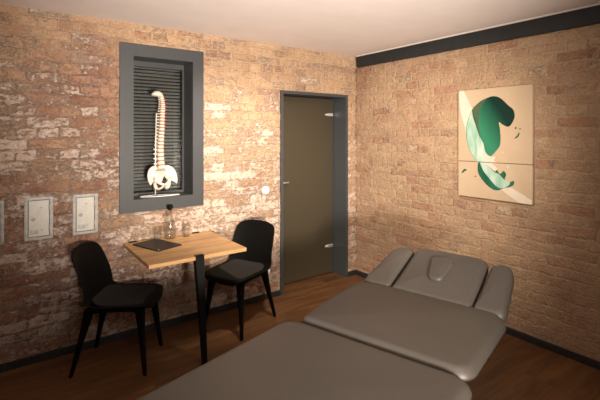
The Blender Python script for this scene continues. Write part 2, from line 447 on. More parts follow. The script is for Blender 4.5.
sash = wpart('window_sash', ring_frame(ox0, ox1, oz0, oz1, ox0 + .026, ox1 - .012, oz0 + .020, oz1 - .045, RD, RD + .04, .001), M_anth)
wpart('window_pane', box((ox0 + .026, RD + .015, oz0 + .020), (ox1 - .012, RD + .021, oz1 - .045)), M_pane, sash)
# outside venetian blind
bl = empty('window_blind', 'grey horizontal slat blind hanging behind the window pane', 'blind', (-2.2, RD + .12, wz0))
bm = B(); zz = oz0 + .01
while zz < oz1 + .02:
    prof = [Vector((0, -.013, zz - .0125)), Vector((0, -.006, zz - .003)), Vector((0, .003, zz + .006)), Vector((0, .011, zz + .0105))]
    top = [[Vector((x, p.y, p.z - wz0)) for p in prof] for x in (-.27, .29)]
    bot = [[Vector((x, p.y, p.z - .0015 - wz0)) for p in prof] for x in (-.27, .29)]
    for a, b in ((top[0], top[1]), (bot[1], bot[0])):
        va = [bm.verts.new(p) for p in a]; vb = [bm.verts.new(p) for p in b]
        for i in range(3): bm.faces.new((va[i], va[i + 1], vb[i + 1], vb[i]))
    zz += .0305
bmesh.ops.remove_doubles(bm, verts=bm.verts, dist=1e-6)
obj('slats', bm, M_slat, bl)
bm = B()
for x in (-.17, .19): add_tube(bm, [(x, 0, oz0 - wz0 - .01), (x, 0, oz1 - wz0 + .02)], .002, 6)
obj('ladder_cord', bm, M_gap, bl)

# ------------------------------------------------------------------ door
dr = struct(bpy.data.objects.new('door_1', None)); COL.objects.link(dr); dr.location = (-.59, 0, 0)
def dpart(name, bm, m, par=None, **k):
    o_ = obj(name, bm, m, par or dr, **k)
    if par is None: o_.location = (.59, 0, 0)
    return o_
DX0, DX1, DZ = -1.040, -.141, 2.035; FWd = .030
def u_frame(x0, x1, z1, w, ya, yb):
    bm = B(); out = [(x0, 0), (x0, z1), (x1, z1), (x1, 0)]; inn = [(x0 + w, 0), (x0 + w, z1 - w), (x1 - w, z1 - w), (x1 - w, 0)]
    A = [[bm.verts.new((x, y, z)) for x, z in L] for y in (ya, yb) for L in (out, inn)]
    for i in range(3):
        bm.faces.new((A[0][i], A[0][i + 1], A[1][i + 1], A[1][i])); bm.faces.new((A[2][i], A[2][i + 1], A[3][i + 1], A[3][i]))
        bm.faces.new((A[0][i], A[0][i + 1], A[2][i + 1], A[2][i])); bm.faces.new((A[1][i], A[1][i + 1], A[3][i + 1], A[3][i]))
    for i in (0, 3): bm.faces.new((A[0][i], A[1][i], A[3][i], A[2][i]))
    return bm
dpart('door_frame', u_frame(DX0, DX1, DZ, FWd, -.018, .02), M_anth)
dpart('door_lining', u_frame(DX0, DX1, DZ, FWd - .004, .02, .30), M_anth)
GY = .205
leaf = dpart('door_leaf', box((DX0 + FWd + .004, GY, .008), (DX1 - FWd - .002, GY + .010, DZ - FWd - .004), .001), M_frost)
def hinge(z):
    bm = box((-.262, GY - .014, z - .018), (-.178, GY + .022, z + .018), .004)
    add_tube(bm, [(-.292, GY - .002, z), (-.270, GY - .004, z), (-.255, GY - .004, z)], [.007, .014, .017], 12)
    h_ = dpart('hinge', bm, M_chrome, leaf); return h_
hinge(1.822); hinge(.315)
bm = B(); add_box(bm, (-1.000, GY - .010, 1.03), (-.955, GY + .018, 1.13), .006)
add_tube(bm, [(-.975, GY - .008, 1.085), (-.975, GY - .05, 1.085)], .009, 12)
dpart('lock_case', bm, M_gap, leaf)
bm = B(); add_tube(bm, [(-.978, GY - .045, 1.085), (-.975, GY - .048, 1.085), (-.925, GY - .05, 1.087), (-.825, GY - .048, 1.088)], .010, 12)
dpart('handle', bm, M_chrome, leaf, smooth=True)

# ------------------------------------------------------------------ round light switch and small hook
sw = empty('light_switch', 'round white light switch on the brick wall between window and door', 'switch', (-1.213, -.004, 1.056))
bm = B(); add_lathe(bm, [(.0405, 0), (.0405, .008), (.038, .011), (.029, .0115)], 32); bmesh.ops.rotate(bm, verts=bm.verts, matrix=Matrix.Rotation(PI / 2, 3, 'X')); autosmooth(obj('cover_ring', bm, M_white, sw))
bm = B(); add_lathe(bm, [(.0285, .006), (.0285, .013), (.026, .0150), (.001, .0158)], 32); bmesh.ops.rotate(bm, verts=bm.verts, matrix=Matrix.Rotation(PI / 2, 3, 'X')); autosmooth(obj('rocker', bm, M_white, sw))
bm = B(); add_lathe(bm, [(.004, 0), (.004, .012), (.010, .014), (.0105, .019), (.006, .022), (.001, .023)], 16); bmesh.ops.rotate(bm, verts=bm.verts, matrix=Matrix.Rotation(PI / 2, 3, 'X'))
o = obj('wall_pin', bm, M_white); o.location = (-1.314, -.002, 1.686); autosmooth(o); tag(o, 'tiny white pin head in the brick wall high above the light switch', 'pin')

# ------------------------------------------------------------------ three metal boxes in the wall
def wall_box(x0, x1, z0, z1, label, k):
    t = empty('junction_box', label, 'junction box', ((x0 + x1) / 2, -.002, (z0 + z1) / 2), 0, None)
    w = (x1 - x0) / 2; h = (z1 - z0) / 2
    obj('box_frame', ring_frame(-w, w, -h, h, -w + .020, w - .020, -h + .020, h - .020, -.016, .02, .003), M_plate, t)
    obj('box_back', box((-w + .019, -.006, -h + .019), (w - .019, .012, h - .019)), M_shadowgap, t)
    r_ = random.Random(k)
    lid = obj('lid', box((-w + .024, -.013, -h + .024), (w - .024, -.003, h - .024), .003), M_lid, t)
    bm = B(); add_lathe(bm, [(.013, 0), (.013, .003), (.010, .005), (.004, .0055), (.001, .003)], 18); bmesh.ops.rotate(bm, verts=bm.verts, matrix=Matrix.Rotation(PI / 2, 3, 'X')); bmesh.ops.translate(bm, verts=bm.verts, vec=(-w + .052, -.0125, -.004))
    obj('lock', bm, M_plate, lid)
    for (px, pz) in ((.010, .075), (.012, -.082)):
        bm = B(); add_lathe(bm, [(.006, 0), (.006, .003), (.003, .004), (.001, .004)], 10); bmesh.ops.rotate(bm, verts=bm.verts, matrix=Matrix.Rotation(PI / 2, 3, 'X')); bmesh.ops.translate(bm, verts=bm.verts, vec=(px + r_.uniform(-.005, .005), -.0125, pz))
        obj('screw', bm, M_plate, lid)
    for hz in (-h * .45, h * .5):
        bm = B(); add_tube(bm, [(w - .026, -.014, hz - .018), (w - .026, -.014, hz + .018)], .0045, 8); obj('hinge', bm, M_chrome, t)
    obj('data_plate', box((-w + .034, -.0142, -h + .042), (-.004 + r_.uniform(0, .01), -.012, -h + .072), .001), M_plate, lid)
    return t
wall_box(-3.443, -3.273, .857, 1.152, 'pale grey metal wall box, leftmost of three and cut off by the picture edge', 1)
wall_box(-3.159, -2.988, .858, 1.157, 'pale grey metal box set in bricks, middle one of the three', 2)
wall_box(-2.864, -2.697, .858, 1.153, 'pale grey metal box set in bricks, nearest the window and above the left chair', 3)
cpts = catmull([(-3.75, -.012, .25), (-3.5, -.014, .215), (-3.295, -.014, .195), (-3.1, -.014, .185), (-2.93, -.014, .215), (-2.774, -.014, .255), (-2.6, -.014, .27), (-2.4, -.014, .24), (-2.25, -.014, .2), (-2.2, -.014, .06)], 8)
o = obj('cable', add_tube(B(), cpts, .003, 8), M_cable, smooth=True); tag(o, 'thin grey cable running low across the brick wall behind the left chair', 'cable')

# ------------------------------------------------------------------ diptych
def onB(px, py, x=0.0):
    a = (px - cx_) / f_px; b = -(py - hy_) / f_px
    d = Vector((FW.x + a * RT.x, FW.y + a * RT.y, b)); t = (x - CP.x) / d.x
    return Vector((CP.y + d.y * t, CP.z + d.z * t))
CX = -.034                               # canvas face
def canvas_mat():
    m, nt, b = mat('raw_linen')
    geo = N(nt, 'ShaderNodeNewGeometry'); P = geo.outputs['Position']
    n = noise_n(nt, P, 260, 2); nl = noise_n(nt, P, 3, 3)
    c = mix(nt, .25, ramp(nt, nl, [(.3, (.43, .32, .21)), (.7, (.475, .36, .24))]), ramp(nt, n, [(.3, (.6, .6, .6)), (.7, (1, 1, 1))]), 'MULTIPLY')
    nt.links.new(c, b.inputs['Base Color']); b.inputs['Roughness'].default_value = .85; bump(nt, b, n, .2, .001); return m
def paint_mat(name, stops, scale=(5, 5, 5), rough=.4):
    m, nt, b = mat(name); geo = N(nt, 'ShaderNodeNewGeometry')
    mp = N(nt, 'ShaderNodeMapping'); mp.inputs['Scale'].default_value = scale; mp.inputs['Rotation'].default_value = (.35, 0, 0); nt.links.new(geo.outputs['Position'], mp.inputs[0])
    n = noise_n(nt, mp.outputs[0], 1, 5, .6, .7)
    nt.links.new(ramp(nt, n, stops), b.inputs['Base Color']); b.inputs['Roughness'].default_value = max(rough, .65); b.inputs['Specular IOR Level'].default_value = .2; return m
def grad_green():
    m, nt, b = mat('green_ink'); geo = N(nt, 'ShaderNodeNewGeometry'); sp_ = N(nt, 'ShaderNodeSeparateXYZ'); nt.links.new(geo.outputs['Position'], sp_.inputs[0])
    mp = N(nt, 'ShaderNodeMapping'); mp.inputs['Scale'].default_value = (2, 12, 3); nt.links.new(geo.outputs['Position'], mp.inputs[0])
    t = mth(nt, 'MULTIPLY_ADD', sp_.outputs[2], 1.1, -1.1 * 1.60); t = mth(nt, 'ADD', t, mth(nt, 'MULTIPLY_ADD', sp_.outputs[1], -1.7, -1.7 * 1.56))
    t = mth(nt, 'MULTIPLY_ADD', noise_n(nt, mp.outputs[0], 1, 5, .6, .7), .10, mth(nt, 'SUBTRACT', t, .05))
    nt.links.new(ramp(nt, t, [(0, (.028, .17, .095)), (.22, (.012, .095, .052)), (.42, (.003, .022, .015))]), b.inputs['Base Color']); b.inputs['Roughness'].default_value = .7; b.inputs['Specular IOR Level'].default_value = .15; return m
M_linen = canvas_mat()
M_ink = grad_green()
M_gdark = paint_mat('deep_green_paint', [(.25, (.004, .024, .016)), (.55, (.007, .045, .028)), (.8, (.012, .08, .048))], (2, 10, 3))
M_gmid = paint_mat('green_paint', [(.3, (.007, .055, .032)), (.55, (.014, .10, .056)), (.78, (.035, .17, .10))], (2, 12, 3))
M_gpale = paint_mat('pale_green_wash', [(.3, (.13, .30, .22)), (.5, (.30, .44, .35)), (.75, (.52, .58, .49))], (2, 14, 3))
M_cream = paint_mat('cream_wash', [(.3, (.52, .44, .35)), (.7, (.60, .53, .44))], (2, 8, 4), .7)
M_olive = paint_mat('olive_green_wash', [(.3, (.035, .062, .032)), (.7, (.07, .11, .06))], (2, 8, 4))
_tl = onB(458.5, 91, CX); _tr = onB(533, 84, CX); _br = onB(532.3, 205, CX); _bl = onB(458.3, 195, CX)
ya1, ya0, pz1, pz0, psp = (_tl.x + _bl.x) / 2, (_tr.x + _br.x) / 2, (_tl.y + _tr.y) / 2, (_bl.y + _br.y) / 2, (onB(458, 161.5, CX).y + onB(532, 164, CX).y) / 2
cv = []
for nm, z0, z1, lab in (('upper', psp + .002, pz1, 'taller upper canvas with a large green brushed arc on beige linen'), ('lower', pz0, psp - .002, 'short lower canvas with the green tail of the arc and splashes')):
    t = empty('painting', lab, 'painting', (-.02, (ya0 + ya1) / 2, z0))
    yc = (ya0 + ya1) / 2
    o = obj('canvas', box((CX + .02, ya0 - yc, 0), (.0195, ya1 - yc, z1 - z0), .002), M_linen, t)
    cv.append((t, z0, yc))
def shape(pix, m, layer, which, name='painted_stroke', sm=4):
    t, z0, yc = cv[which]
    pts = [onB(px, py, CX) for px, py in pix]
    if sm: pts = catloop([(p.x, p.y, 0) for p in pts], sm)
    bm = B(); x = CX + .02 - .0004 * (layer + 1)
    lo, hi = (psp + .002, pz1) if which == 0 else (pz0, psp - .002)
    def cl(p): return (min(max(p.x, ya0 + .002), ya1 - .002) - yc, min(max(p.y, lo + .0005), hi - .001) - z0)
    q = [cl(p) for p in pts]
    a = [bm.verts.new((x, yy, z_)) for yy, z_ in q]; b = [bm.verts.new((x + .0003, yy, z_)) for yy, z_ in q]
    for tri in tessellate_polygon([[Vector((yy, z_, 0)) for yy, z_ in q]]):
        bm.faces.new([a[k] for k in tri]); bm.faces.new([b[k] for k in tri][::-1])
    for i in range(len(a)): j = (i + 1) % len(a); bm.faces.new((a[i], b[i], b[j], a[j]))
    return obj(name, bm, m, t)
shape([(459.6, 91), (459.6, 103), (461.5, 115), (464.5, 126), (466.8, 134), (468.5, 122), (472.5, 111), (470, 104), (467, 98), (463.5, 91)], M_cream, 0, 0, 'cream_stroke', 3)
shape([(488, 97.6), (494.6, 96.2), (500.8, 98.4), (507.8, 104.8), (513.4, 110), (514.6, 117), (511.5, 124), (507.8, 126.8), (502.5, 124.5), (498.9, 122.2), (500, 129.3), (500.6, 138), (500, 145), (497.3, 149.6), (491, 156), (485.5, 154.5),
       (480, 163), (476, 160.5), (471, 153), (467.6, 144), (466.2, 133), (467.3, 122.5), (471.9, 110), (479.8, 101.8)], M_ink, 1, 0, 'green_stroke')
shape([(472.2, 110.5), (479.8, 102.3), (487, 98.4), (483, 104), (479.5, 112), (478.5, 124), (480.5, 138), (476.5, 127.5)], M_olive, 2, 0, 'olive_stroke')
shape([(471.8, 111), (474, 118), (476.3, 127.5), (479.5, 136), (483.3, 143.5), (485.6, 152), (491.5, 160), (493, 165), (478, 165), (476, 160.3), (471.2, 152.6), (468, 144), (466.7, 133), (467.8, 122.5)], M_gpale, 2, 0, 'pale_stroke')
shape([(485.5, 154.3), (491, 157), (495.5, 156.5), (494, 160.5), (497, 163), (487, 163), (484.5, 158)], M_cream, 3, 0, 'cream_stroke', 3)
shape([(478.9, 161), (477.8, 171.3), (482.4, 180), (490.3, 187.9), (497.3, 190.4), (504.3, 188.1), (510, 187), (513.9, 184.4), (513.6, 180.9), (509.5, 182.2), (504.8, 179.3), (506.2, 174.5), (503.6, 171), (499.9, 173.9), (497, 170), (494.6, 171.5), (488.5, 166), (485, 161)], M_gmid, 1, 1, 'green_stroke')
shape([(480, 161), (483, 170), (489, 178), (496, 186), (501.5, 188.4), (508, 186), (510, 182.4), (504, 179.3), (499, 174.2), (494, 171.8), (489, 166.5), (486, 161)], M_gpale, 2, 1, 'pale_stroke')
shape([(484, 161), (489, 166), (494.6, 171), (497, 168.5), (493, 164), (492, 161)], M_cream, 3, 1, 'cream_stroke', 3)
shape([(500.8, 189.2), (508.6, 186.3), (520, 193), (531.8, 200.5), (531.8, 204.8), (520, 203.2), (509.5, 196)], M_cream, 0, 1, 'cream_stroke', 0)
def blot(px, py, r, m, w, ry=None):
    k = 8; shape([(px + r * math.cos(2 * PI * i / k) * random.uniform(.8, 1.2), py + (ry or r) * math.sin(2 * PI * i / k) * random.uniform(.8, 1.2)) for i in range(k)], m, 1, w, 'paint_splash', 2)
blot(515.7, 128, 1.1, M_gmid, 0); blot(520, 128.8, .8, M_gmid, 0)
shape([(513.8, 138.6), (517.5, 137.6), (519.6, 134), (518.8, 132.6), (517, 135.8)], M_gmid, 1, 0, 'paint_splash', 2)
shape([(461.5, 172.5), (463.5, 169.5), (465.5, 168.8), (467.2, 170.3), (465, 171), (463, 172.8)], M_gmid, 1, 1, 'paint_splash', 2)
blot(475.4, 176.4, .7, M_gmid, 1); blot(507.8, 166.9, 1.8, M_gpale, 1, 1.4)
blot(508, 94.5, .6, M_cream, 0); blot(503, 152.5, .6, M_cream, 0)

# ------------------------------------------------------------------ wall table
TZ = .745; TX0, TX1, TY = -2.514, -1.794, -.688
tb = empty('wall_table', 'rectangular oak table fixed to the brick wall on one black steel leg', 'table', ((TX0 + TX1) / 2, TY / 2, 0))
tcx, tcy = (TX0 + TX1) / 2, TY / 2
obj('tabletop', box((TX0 - tcx, TY - tcy, TZ - .027), (TX1 - tcx, -.012 - tcy, TZ), .003), M_oak, tb)
lx = -2.166 - tcx; ly = TY - tcy
def steel_leg():
    bm = B()
    add_box(bm, (lx - .031, ly - .008, TZ), (lx + .031, ly + .030, TZ + .006), .002)       # lip over the table edge
    # tapering folded sheet
    def sec(z, w, d, x):
        return [Vector((x - w, ly - .008, z)), Vector((x + w, ly - .008, z)), Vector((x + w, ly - .008 + d, z)), Vector((x + w - .006, ly - .008 + d, z)), Vector((x + w - .006, ly - .002, z)), Vector((x - w + .006, ly - .002, z)), Vector((x - w + .006, ly - .008 + d, z)), Vector((x - w, ly - .008 + d, z))]
    loft(bm, [sec(TZ + .006, .031, .006001, lx), sec(TZ - .026, .031, .006002, lx), sec(TZ - .028, .031, .05, lx), sec(.50, .025, .045, lx + .006), sec(.25, .019, .036, lx + .010), sec(.012, .015, .030, lx + .014)])
    for v in bm.verts:
        if v.co.z < TZ - .04: v.co.y -= (TZ - .04 - v.co.z) * .085
    add_box(bm, (lx - .031, ly - .006, TZ - .033), (lx + .031, ly + .075, TZ - .0275), .001)
    return bm
lg = obj('leg', steel_leg(), M_blacksteel, tb)
obj('foot_pad', box((lx + .014 - .017, ly - .070, 0), (lx + .014 + .017, ly - .034, .012), .002), M_black, lg)
for bx_ in (-2.445, -1.925):
    bm = box((bx_ - tcx - .030, -.034 - tcy, TZ), (bx_ - tcx + .030, -.012 - tcy, TZ + .006), .002)
    add_box(bm, (bx_ - tcx - .030, -.0125 - tcy, TZ - .05), (bx_ - tcx + .030, -.0085 - tcy, TZ + .006), .001)
    obj('wall_bracket', bm, M_blacksteel, tb)

# things on the table
fo = empty('document_folder', 'closed dark leather folder lying on the oak table', 'folder', (-2.318, -.226, TZ), math.atan2(.303, -.105) )
obj('cover', box((-.158, -.108, 0), (.158, .108, .009), .003), M_leather, fo)
for sx in (-.148, .148):
    bm = B(); add_lathe(bm, [(.005, 0), (.005, .0015), (.003, .003), (.0005, .003)], 12, (sx, .096 if sx < 0 else -.096, .009)); obj('corner_stud', bm, M_chrome, fo)
def glass_body(prof_o, wall=.0022, bottom=.008):
    inner = [(max(r - wall, .0015), z) for r, z in prof_o if z > bottom * .9]
    inner = [(.0015, bottom)] + [(inner[0][0], bottom + .001)] + inner[1:]
    bm = B(); add_lathe(bm, [(.001, 0)] + prof_o + inner[::-1], 32); return bm
ca = empty('water_carafe', 'tall clear glass carafe with a black stopper at the back of the table', 'carafe', (-2.165, -.068, TZ))
cp = [(.036, .0), (.041, .004), (.046, .03), (.047, .06), (.043, .11), (.032, .155), (.022, .19), (.0185, .215), (.0190, .235), (.021, .245)]
cp = [(p.x, p.y) for p in catmull([(r, z, 0) for r, z in cp], 3)]
autosmooth(obj('bottle', glass_body(cp), M_clear, ca), 50)
bm = B(); add_lathe(bm, [(.001, .232), (.016, .232), (.0165, .245), (.024, .246), (.0245, .250), (.023, .270), (.020, .273), (.001, .273)], 28); autosmooth(obj('stopper', bm, M_black, ca))
def tumbler(x, y, h, r, lab):
    t = empty('drinking_glass', lab, 'glass', (x, y, TZ))
    pr = [(r * .78, 0), (r * .84, .004), (r * .92, h * .35), (r * .99, h * .7), (r, h)]
    autosmooth(obj('tumbler', glass_body([(p.x, p.y) for p in catmull([(a, b, 0) for a, b in pr], 3)], bottom=.012), M_clear, t), 50)
tumbler(-2.262, -.055, .105, .033, 'clear empty tumbler standing between the carafe and the folder')
tumbler(-2.035, -.085, .100, .033, 'clear empty tumbler standing by itself beside the carafe, farther from the folder')

# ------------------------------------------------------------------ chairs
def shell_pt(u, v, ctrl):
    p = ctrl[v]; w = abs(u) ** 2.4
    return Vector((p[0] + p[3] * w, u * p[2], p[1] + p[4] * w))
def make_chair(label):
    t = empty('dining_chair', label, 'chair')
    raw = [(.258, .418, .120, -.012, .0), (.254, .432, .165, -.016, .002), (.232, .448, .196, -.01, .004), (.14, .450, .214, 0, .008), (.03, .444, .222, 0, .014), (-.08, .438, .225, .004, .018),
           (-.145, .440, .225, .018, .030), (-.188, .464, .224, .040, .034), (-.208, .520, .222, .056, .022), (-.224, .590, .219, .060, .008), (-.245, .670, .214, .054, .0), (-.268, .745, .206, .044, -.002), (-.281, .790, .190, .034, -.010), (-.286, .812, .158, .024, -.010), (-.288, .820, .108, .012, -.006)]
    A = catmull([r[:3] for r in raw], 3); Bc = catmull([(r[3], r[4], 0) for r in raw], 3)
    ctrl = [(a.x, a.y, a.z, b.x, b.y) for a, b in zip(A, Bc)]
    nu = 20; us = [math.sin(PI / 2 * (-1 + 2 * i / nu)) for i in range(nu + 1)]
    bm = B(); g = [[bm.verts.new(shell_pt(u, j, ctrl)) for u in us] for j in range(len(ctrl))]
    for j in range(len(ctrl) - 1):
        for i in range(nu): bm.faces.new((g[j][i], g[j][i + 1], g[j + 1][i + 1], g[j + 1][i]))
    bmesh.ops.recalc_face_normals(bm, faces=bm.faces)
    bmesh.ops.solidify(bm, geom=list(bm.faces), thickness=.009)
    sh = obj('seat_shell', bm, M_black, t, smooth=True)
    # leg frame below the shell
    bm = B()
    ringp = round_poly([(.205, .165), (-.175, .165), (-.175, -.165), (.205, -.165)], .06, 5)
    o_ = [Vector((p.x, p.y, .432)) for p in ringp]; i_ = [Vector((p.x * .82, p.y * .80, .432)) for p in ringp]
    loops = [o_, [v - Vector((0, 0, .022)) for v in o_], [v - Vector((0, 0, .022)) for v in i_], i_, o_]
    loft(bm, loops, cap=False); bmesh.ops.remove_doubles(bm, verts=bm.verts, dist=1e-5)
    for v in bm.verts:
        if v.co.x < -.05 : v.co.z -= .006
    obj('seat_frame', bm, M_blackwood, t)
    for sx in (1, -1):
        for sy in (1, -1):
            top = Vector((.178 if sx > 0 else -.150, sy * .142, .425)); bot = Vector((.228 if sx > 0 else -.252, sy * .192, 0))
            rings = []
            for k, (s, w, d) in enumerate(((0, .030, .026), (.12, .027, .024), (.3, .022, .020), (.65, .0165, .0155), (.97, .0125, .0125), (1, .0105, .0105))):
                c = top.lerp(bot, s)
                rr = round_poly([(w, d), (-w, d), (-w, -d), (w, -d)], .012, 3)
                rings.append([Vector((c.x + p.x, c.y + p.y, c.z)) for p in rr])
            n_ = min(len(r) for r in rings)
            if any(len(r) != n_ for r in rings): rings = [[r[int(i * len(r) / n_)] for i in range(n_)] for r in rings]
            bm = B(); loft(bm, rings); autosmooth(obj('leg', bm, M_blackwood, t))
    # felt pad
    outl = round_poly([(.205, .175), (-.10, .185), (-.150, .13), (-.150, -.13), (-.10, -.185), (.205, -.175)], [.06, .09, .06, .06, .09, .06], 6)
    bm = add_cushion(B(), outl, .444, .458, .007, .002)
    for v in bm.verts:
        yy = abs(v.co.y) / .22
        v.co.z += .012 * yy ** 2.2 + (max(0, -v.co.x - .06) * .25) - max(0, v.co.x - .15) * .12 + .006
    obj('seat_pad', bm, M_felt, t, smooth=True)
    return t
ch = make_chair('black shell chair with dark grey seat pad facing the table, under the metal wall boxes')
ch.location = (-2.605, -.332, 0); ch.rotation_euler.z = math.radians(-33)
def dup(root, label):
    r = root.copy(); COL.objects.link(r); r['label'] = label
    for c in root.children:
        q = c.copy(); COL.objects.link(q); q.parent = r
        for g in c.children:
            h = g.copy(); COL.objects.link(h); h.parent = q
    return r
c2 = dup(ch, 'black shell chair with dark grey seat pad between the table and the glass door')
c2.location = (-1.655, -.315, 0); c2.rotation_euler.z = math.radians(205)
# care label of the right chair's pad
bm = box((-.012, -.002, 0), (.012, .002, .028), .0005)
o = obj('pad_label', bm, M_white, c2); o.location = (-.10, .232, .435); o['label'] = 'small white cloth label'

# ------------------------------------------------------------------ spine model
sp = empty('spine_model', 'white anatomical spine and pelvis model on a stand in the window niche', 'anatomical model', (-2.215, .085, oz0))
K = .87
def zc(z): return z
# centre line: x to the right, y toward the glass; z above the sill
line = catmull([(.030, -.01, .215), (.028, .005, .26), (.026, .015, .32), (.024, .012, .40), (.024, .0, .48), (.026, -.012, .56), (.029, -.014, .64), (.034, -.008, .71), (.040, .0, .77), (.036, .004, .82), (.026, .0, .842)], 12)
def at_len(s):
    L = [0]
    for a, b in zip(line[:-1], line[1:]): L.append(L[-1] + (b - a).length)
    d = s * L[-1]
    for i in range(len(L) - 1):
        if L[i + 1] >= d:
            k = (d - L[i]) / (L[i + 1] - L[i] + 1e-9); return line[i].lerp(line[i + 1], k), (line[i + 1] - line[i]).normalized()
    return line[-1], (line[-1] - line[-2]).normalized()
hts = [1.5 - .045 * i for i in range(5)] + [1.12 - .026 * i for i in range(12)] + [.66 - .012 * i for i in range(7)]
tot = sum(hts); acc = 0
rotm = Matrix.Rotation(math.radians(6), 4, 'Z')
for i, hgt in enumerate(hts):
    s = (acc + hgt * .5) / tot; seg = hgt / tot * .60; acc += hgt
    p, tdir = at_len(s)
    rad = .033 - .014 * (i / 23)
    M = Matrix.Translation(p) @ Vector((0, 0, 1)).rotation_difference(tdir).to_matrix().to_4x4() @ rotm
    hb = seg * .33
    bm = B()
    add_lathe(bm, [(rad * .6, -hb), (rad * 1.02, -hb * .95), (rad * .86, -hb * .3), (rad * .86, hb * .3), (rad * 1.02, hb * .95), (rad * .6, hb)], 14)
    for sgn in (-1, 1):              # transverse processes and facets
        wv = 1.45 if i < 5 else (1.25 if i < 17 else 1.2)
        add_tube(bm, [(sgn * rad * .5, rad * .7, 0), (sgn * rad * 1.2, rad * 1.0, hb * .2), (sgn * rad * wv, rad * 1.15, hb * .35)], [rad * .26, rad * .20, rad * .16], 6)
        add_tube(bm, [(sgn * rad * .45, rad * .9, -hb * 1.2), (sgn * rad * .5, rad * 1.15, 0), (sgn * rad * .45, rad * 1.1, hb * 1.3)], rad * .2, 6)
    dz_ = -hb * 1.8 if 5 <= i < 17 else -hb * .5
    add_tube(bm, [(0, rad * .9, 0), (0, rad * 1.4, dz_ * .4), (0, rad * (1.9 if i < 17 else 1.7), dz_ * .8)], [rad * .28, rad * .22, rad * .17], 6)
    bmesh.ops.transform(bm, matrix=M, verts=bm.verts)
    autosmooth(obj('vertebra', bm, M_bone, sp), 50)
    if i < 23:
        p2, t2 = at_len(acc / tot); bm = B(); hd = seg * .17
        add_lathe(bm, [(rad * .8, -hd), (rad * .93, 0), (rad * .8, hd)], 12)
        bmesh.ops.transform(bm, matrix=Matrix.Translation(p2) @ Vector((0, 0, 1)).rotation_difference(t2).to_matrix().to_4x4(), verts=bm.verts)
        obj('spinal_disc', bm, M_disc, sp)
# little red nerve dots up the neck
for i in range(9):
    p, td = at_len(.60 + i * .045); bm = B()
    add_tube(bm, [p + Vector((.010, -.012, 0)), p + Vector((.022, -.020, -.004)), p + Vector((.027, -.021, -.010))], .0028, 6); obj('nerve_root', bm, M_red, sp)
# piece of the skull base
bm = B(); bmesh.ops.create_uvsphere(bm, u_segments=20, v_segments=12, radius=1)
for v in bm.verts:
    x, y, z = v.co; v.co = Vector((x * .050, y * .040, z * .030 if z > 0 else z * .020)); v.co.z -= .012 * (x * x)
bmesh.ops.transform(bm, matrix=Matrix.Translation((-.004, 0, .856)) @ Matrix.Rotation(math.radians(10), 4, 'Y'), verts=bm.verts)
obj('skull_base', bm, M_bone, sp, smooth=True)
# sacrum
bm = B(); rings = []
for k in range(9):
    s = k / 8; w = .050 * (1 - s) ** .8 + .006; d = .018 * (1 - s) + .006
    rings.append([Vector((.030 + w * math.cos(a), .010 + .045 * math.sin(s * 2.4) + d * math.sin(a), .212 - s * .125)) for a in [2 * PI * q / 16 for q in range(16)]])
loft(bm, rings); autosmooth(obj('sacrum', bm, M_bone, sp), 60)
# hip bones: flaring wing, socket rim, pubic and sitting branches
def hip(sg):
    cxx = .035; bm = B()
    rows = []; nr, nc = 10, 12
    for j in range(nr + 1):
        v = j / nr                     # 0 low at socket, 1 at crest
        row = []
        for i in range(nc + 1):
            q = i / nc                 # 0 inner (sacral side) .. 1 outer front
            a = math.radians(102 - 128 * q)      # fan angle
            Rr = (.034 + .090 * v * (1 - .12 * (1 - q) - .42 * max(0, q - .45)))
            x = .054 + Rr * math.cos(a) * .88; z = .112 + Rr * math.sin(a) * .98
            y = .040 - .085 * q * (.35 + .65 * v) + .018 * math.sin(PI * q) * v
            row.append(Vector((cxx + sg * x, y, z)))
        rows.append(row)
    th = .0045
    V = [[bm.verts.new(p) for p in r] for r in rows]
    for j in range(nr):
        for i in range(nc): bm.faces.new((V[j][i], V[j][i + 1], V[j + 1][i + 1], V[j + 1][i]))
    bmesh.ops.recalc_face_normals(bm, faces=bm.faces)
    bmesh.ops.solidify(bm, geom=list(bm.faces), thickness=th * 2)
    add_tube(bm, [r for r in rows[-1]], [.0065 + .003 * math.sin(PI * i / nc) for i in range(nc + 1)], 8)       # crest
    J = lambda x, y, z: (cxx + sg * x, y, z)
    add_tube(bm, catmull([J(.058, .042, .175), J(.052, .035, .140), J(.066, .0, .112), J(.078, -.015, .100)], 4), [.018] * 12 + [.034], 10)
    add_tube(bm, catmull([J(.078, -.012, .104), J(.055, -.040, .085), J(.028, -.055, .070), J(.006, -.058, .062)], 4), [.024, .022, .020, .018, .016, .015, .014, .013, .013, .013, .013, .013, .013], 10)
    add_tube(bm, catmull([J(.006, -.058, .060), J(.020, -.045, .038), J(.040, -.020, .022), J(.055, .0, .020)], 4), .011, 10)
    add_tube(bm, catmull([J(.055, .0, .022), J(.070, .008, .045), J(.076, .004, .075), J(.074, -.005, .100)], 4), [.014, .016, .018, .019, .020, .020, .020, .020, .020, .020, .022, .025, .028], 10)
    for v in bm.verts: v.co = Vector((cxx + (v.co.x - cxx) * .79, v.co.y, v.co.z * .92 + .040))
    o_ = obj('hip_bone', bm, M_bone, sp, smooth=True); return o_
hip(-1); hip(1)
o = obj('pelvic_joint', add_tube(B(), [(.035, -.060, .102), (.035, -.060, .084)], .010, 10), M_disc, sp)
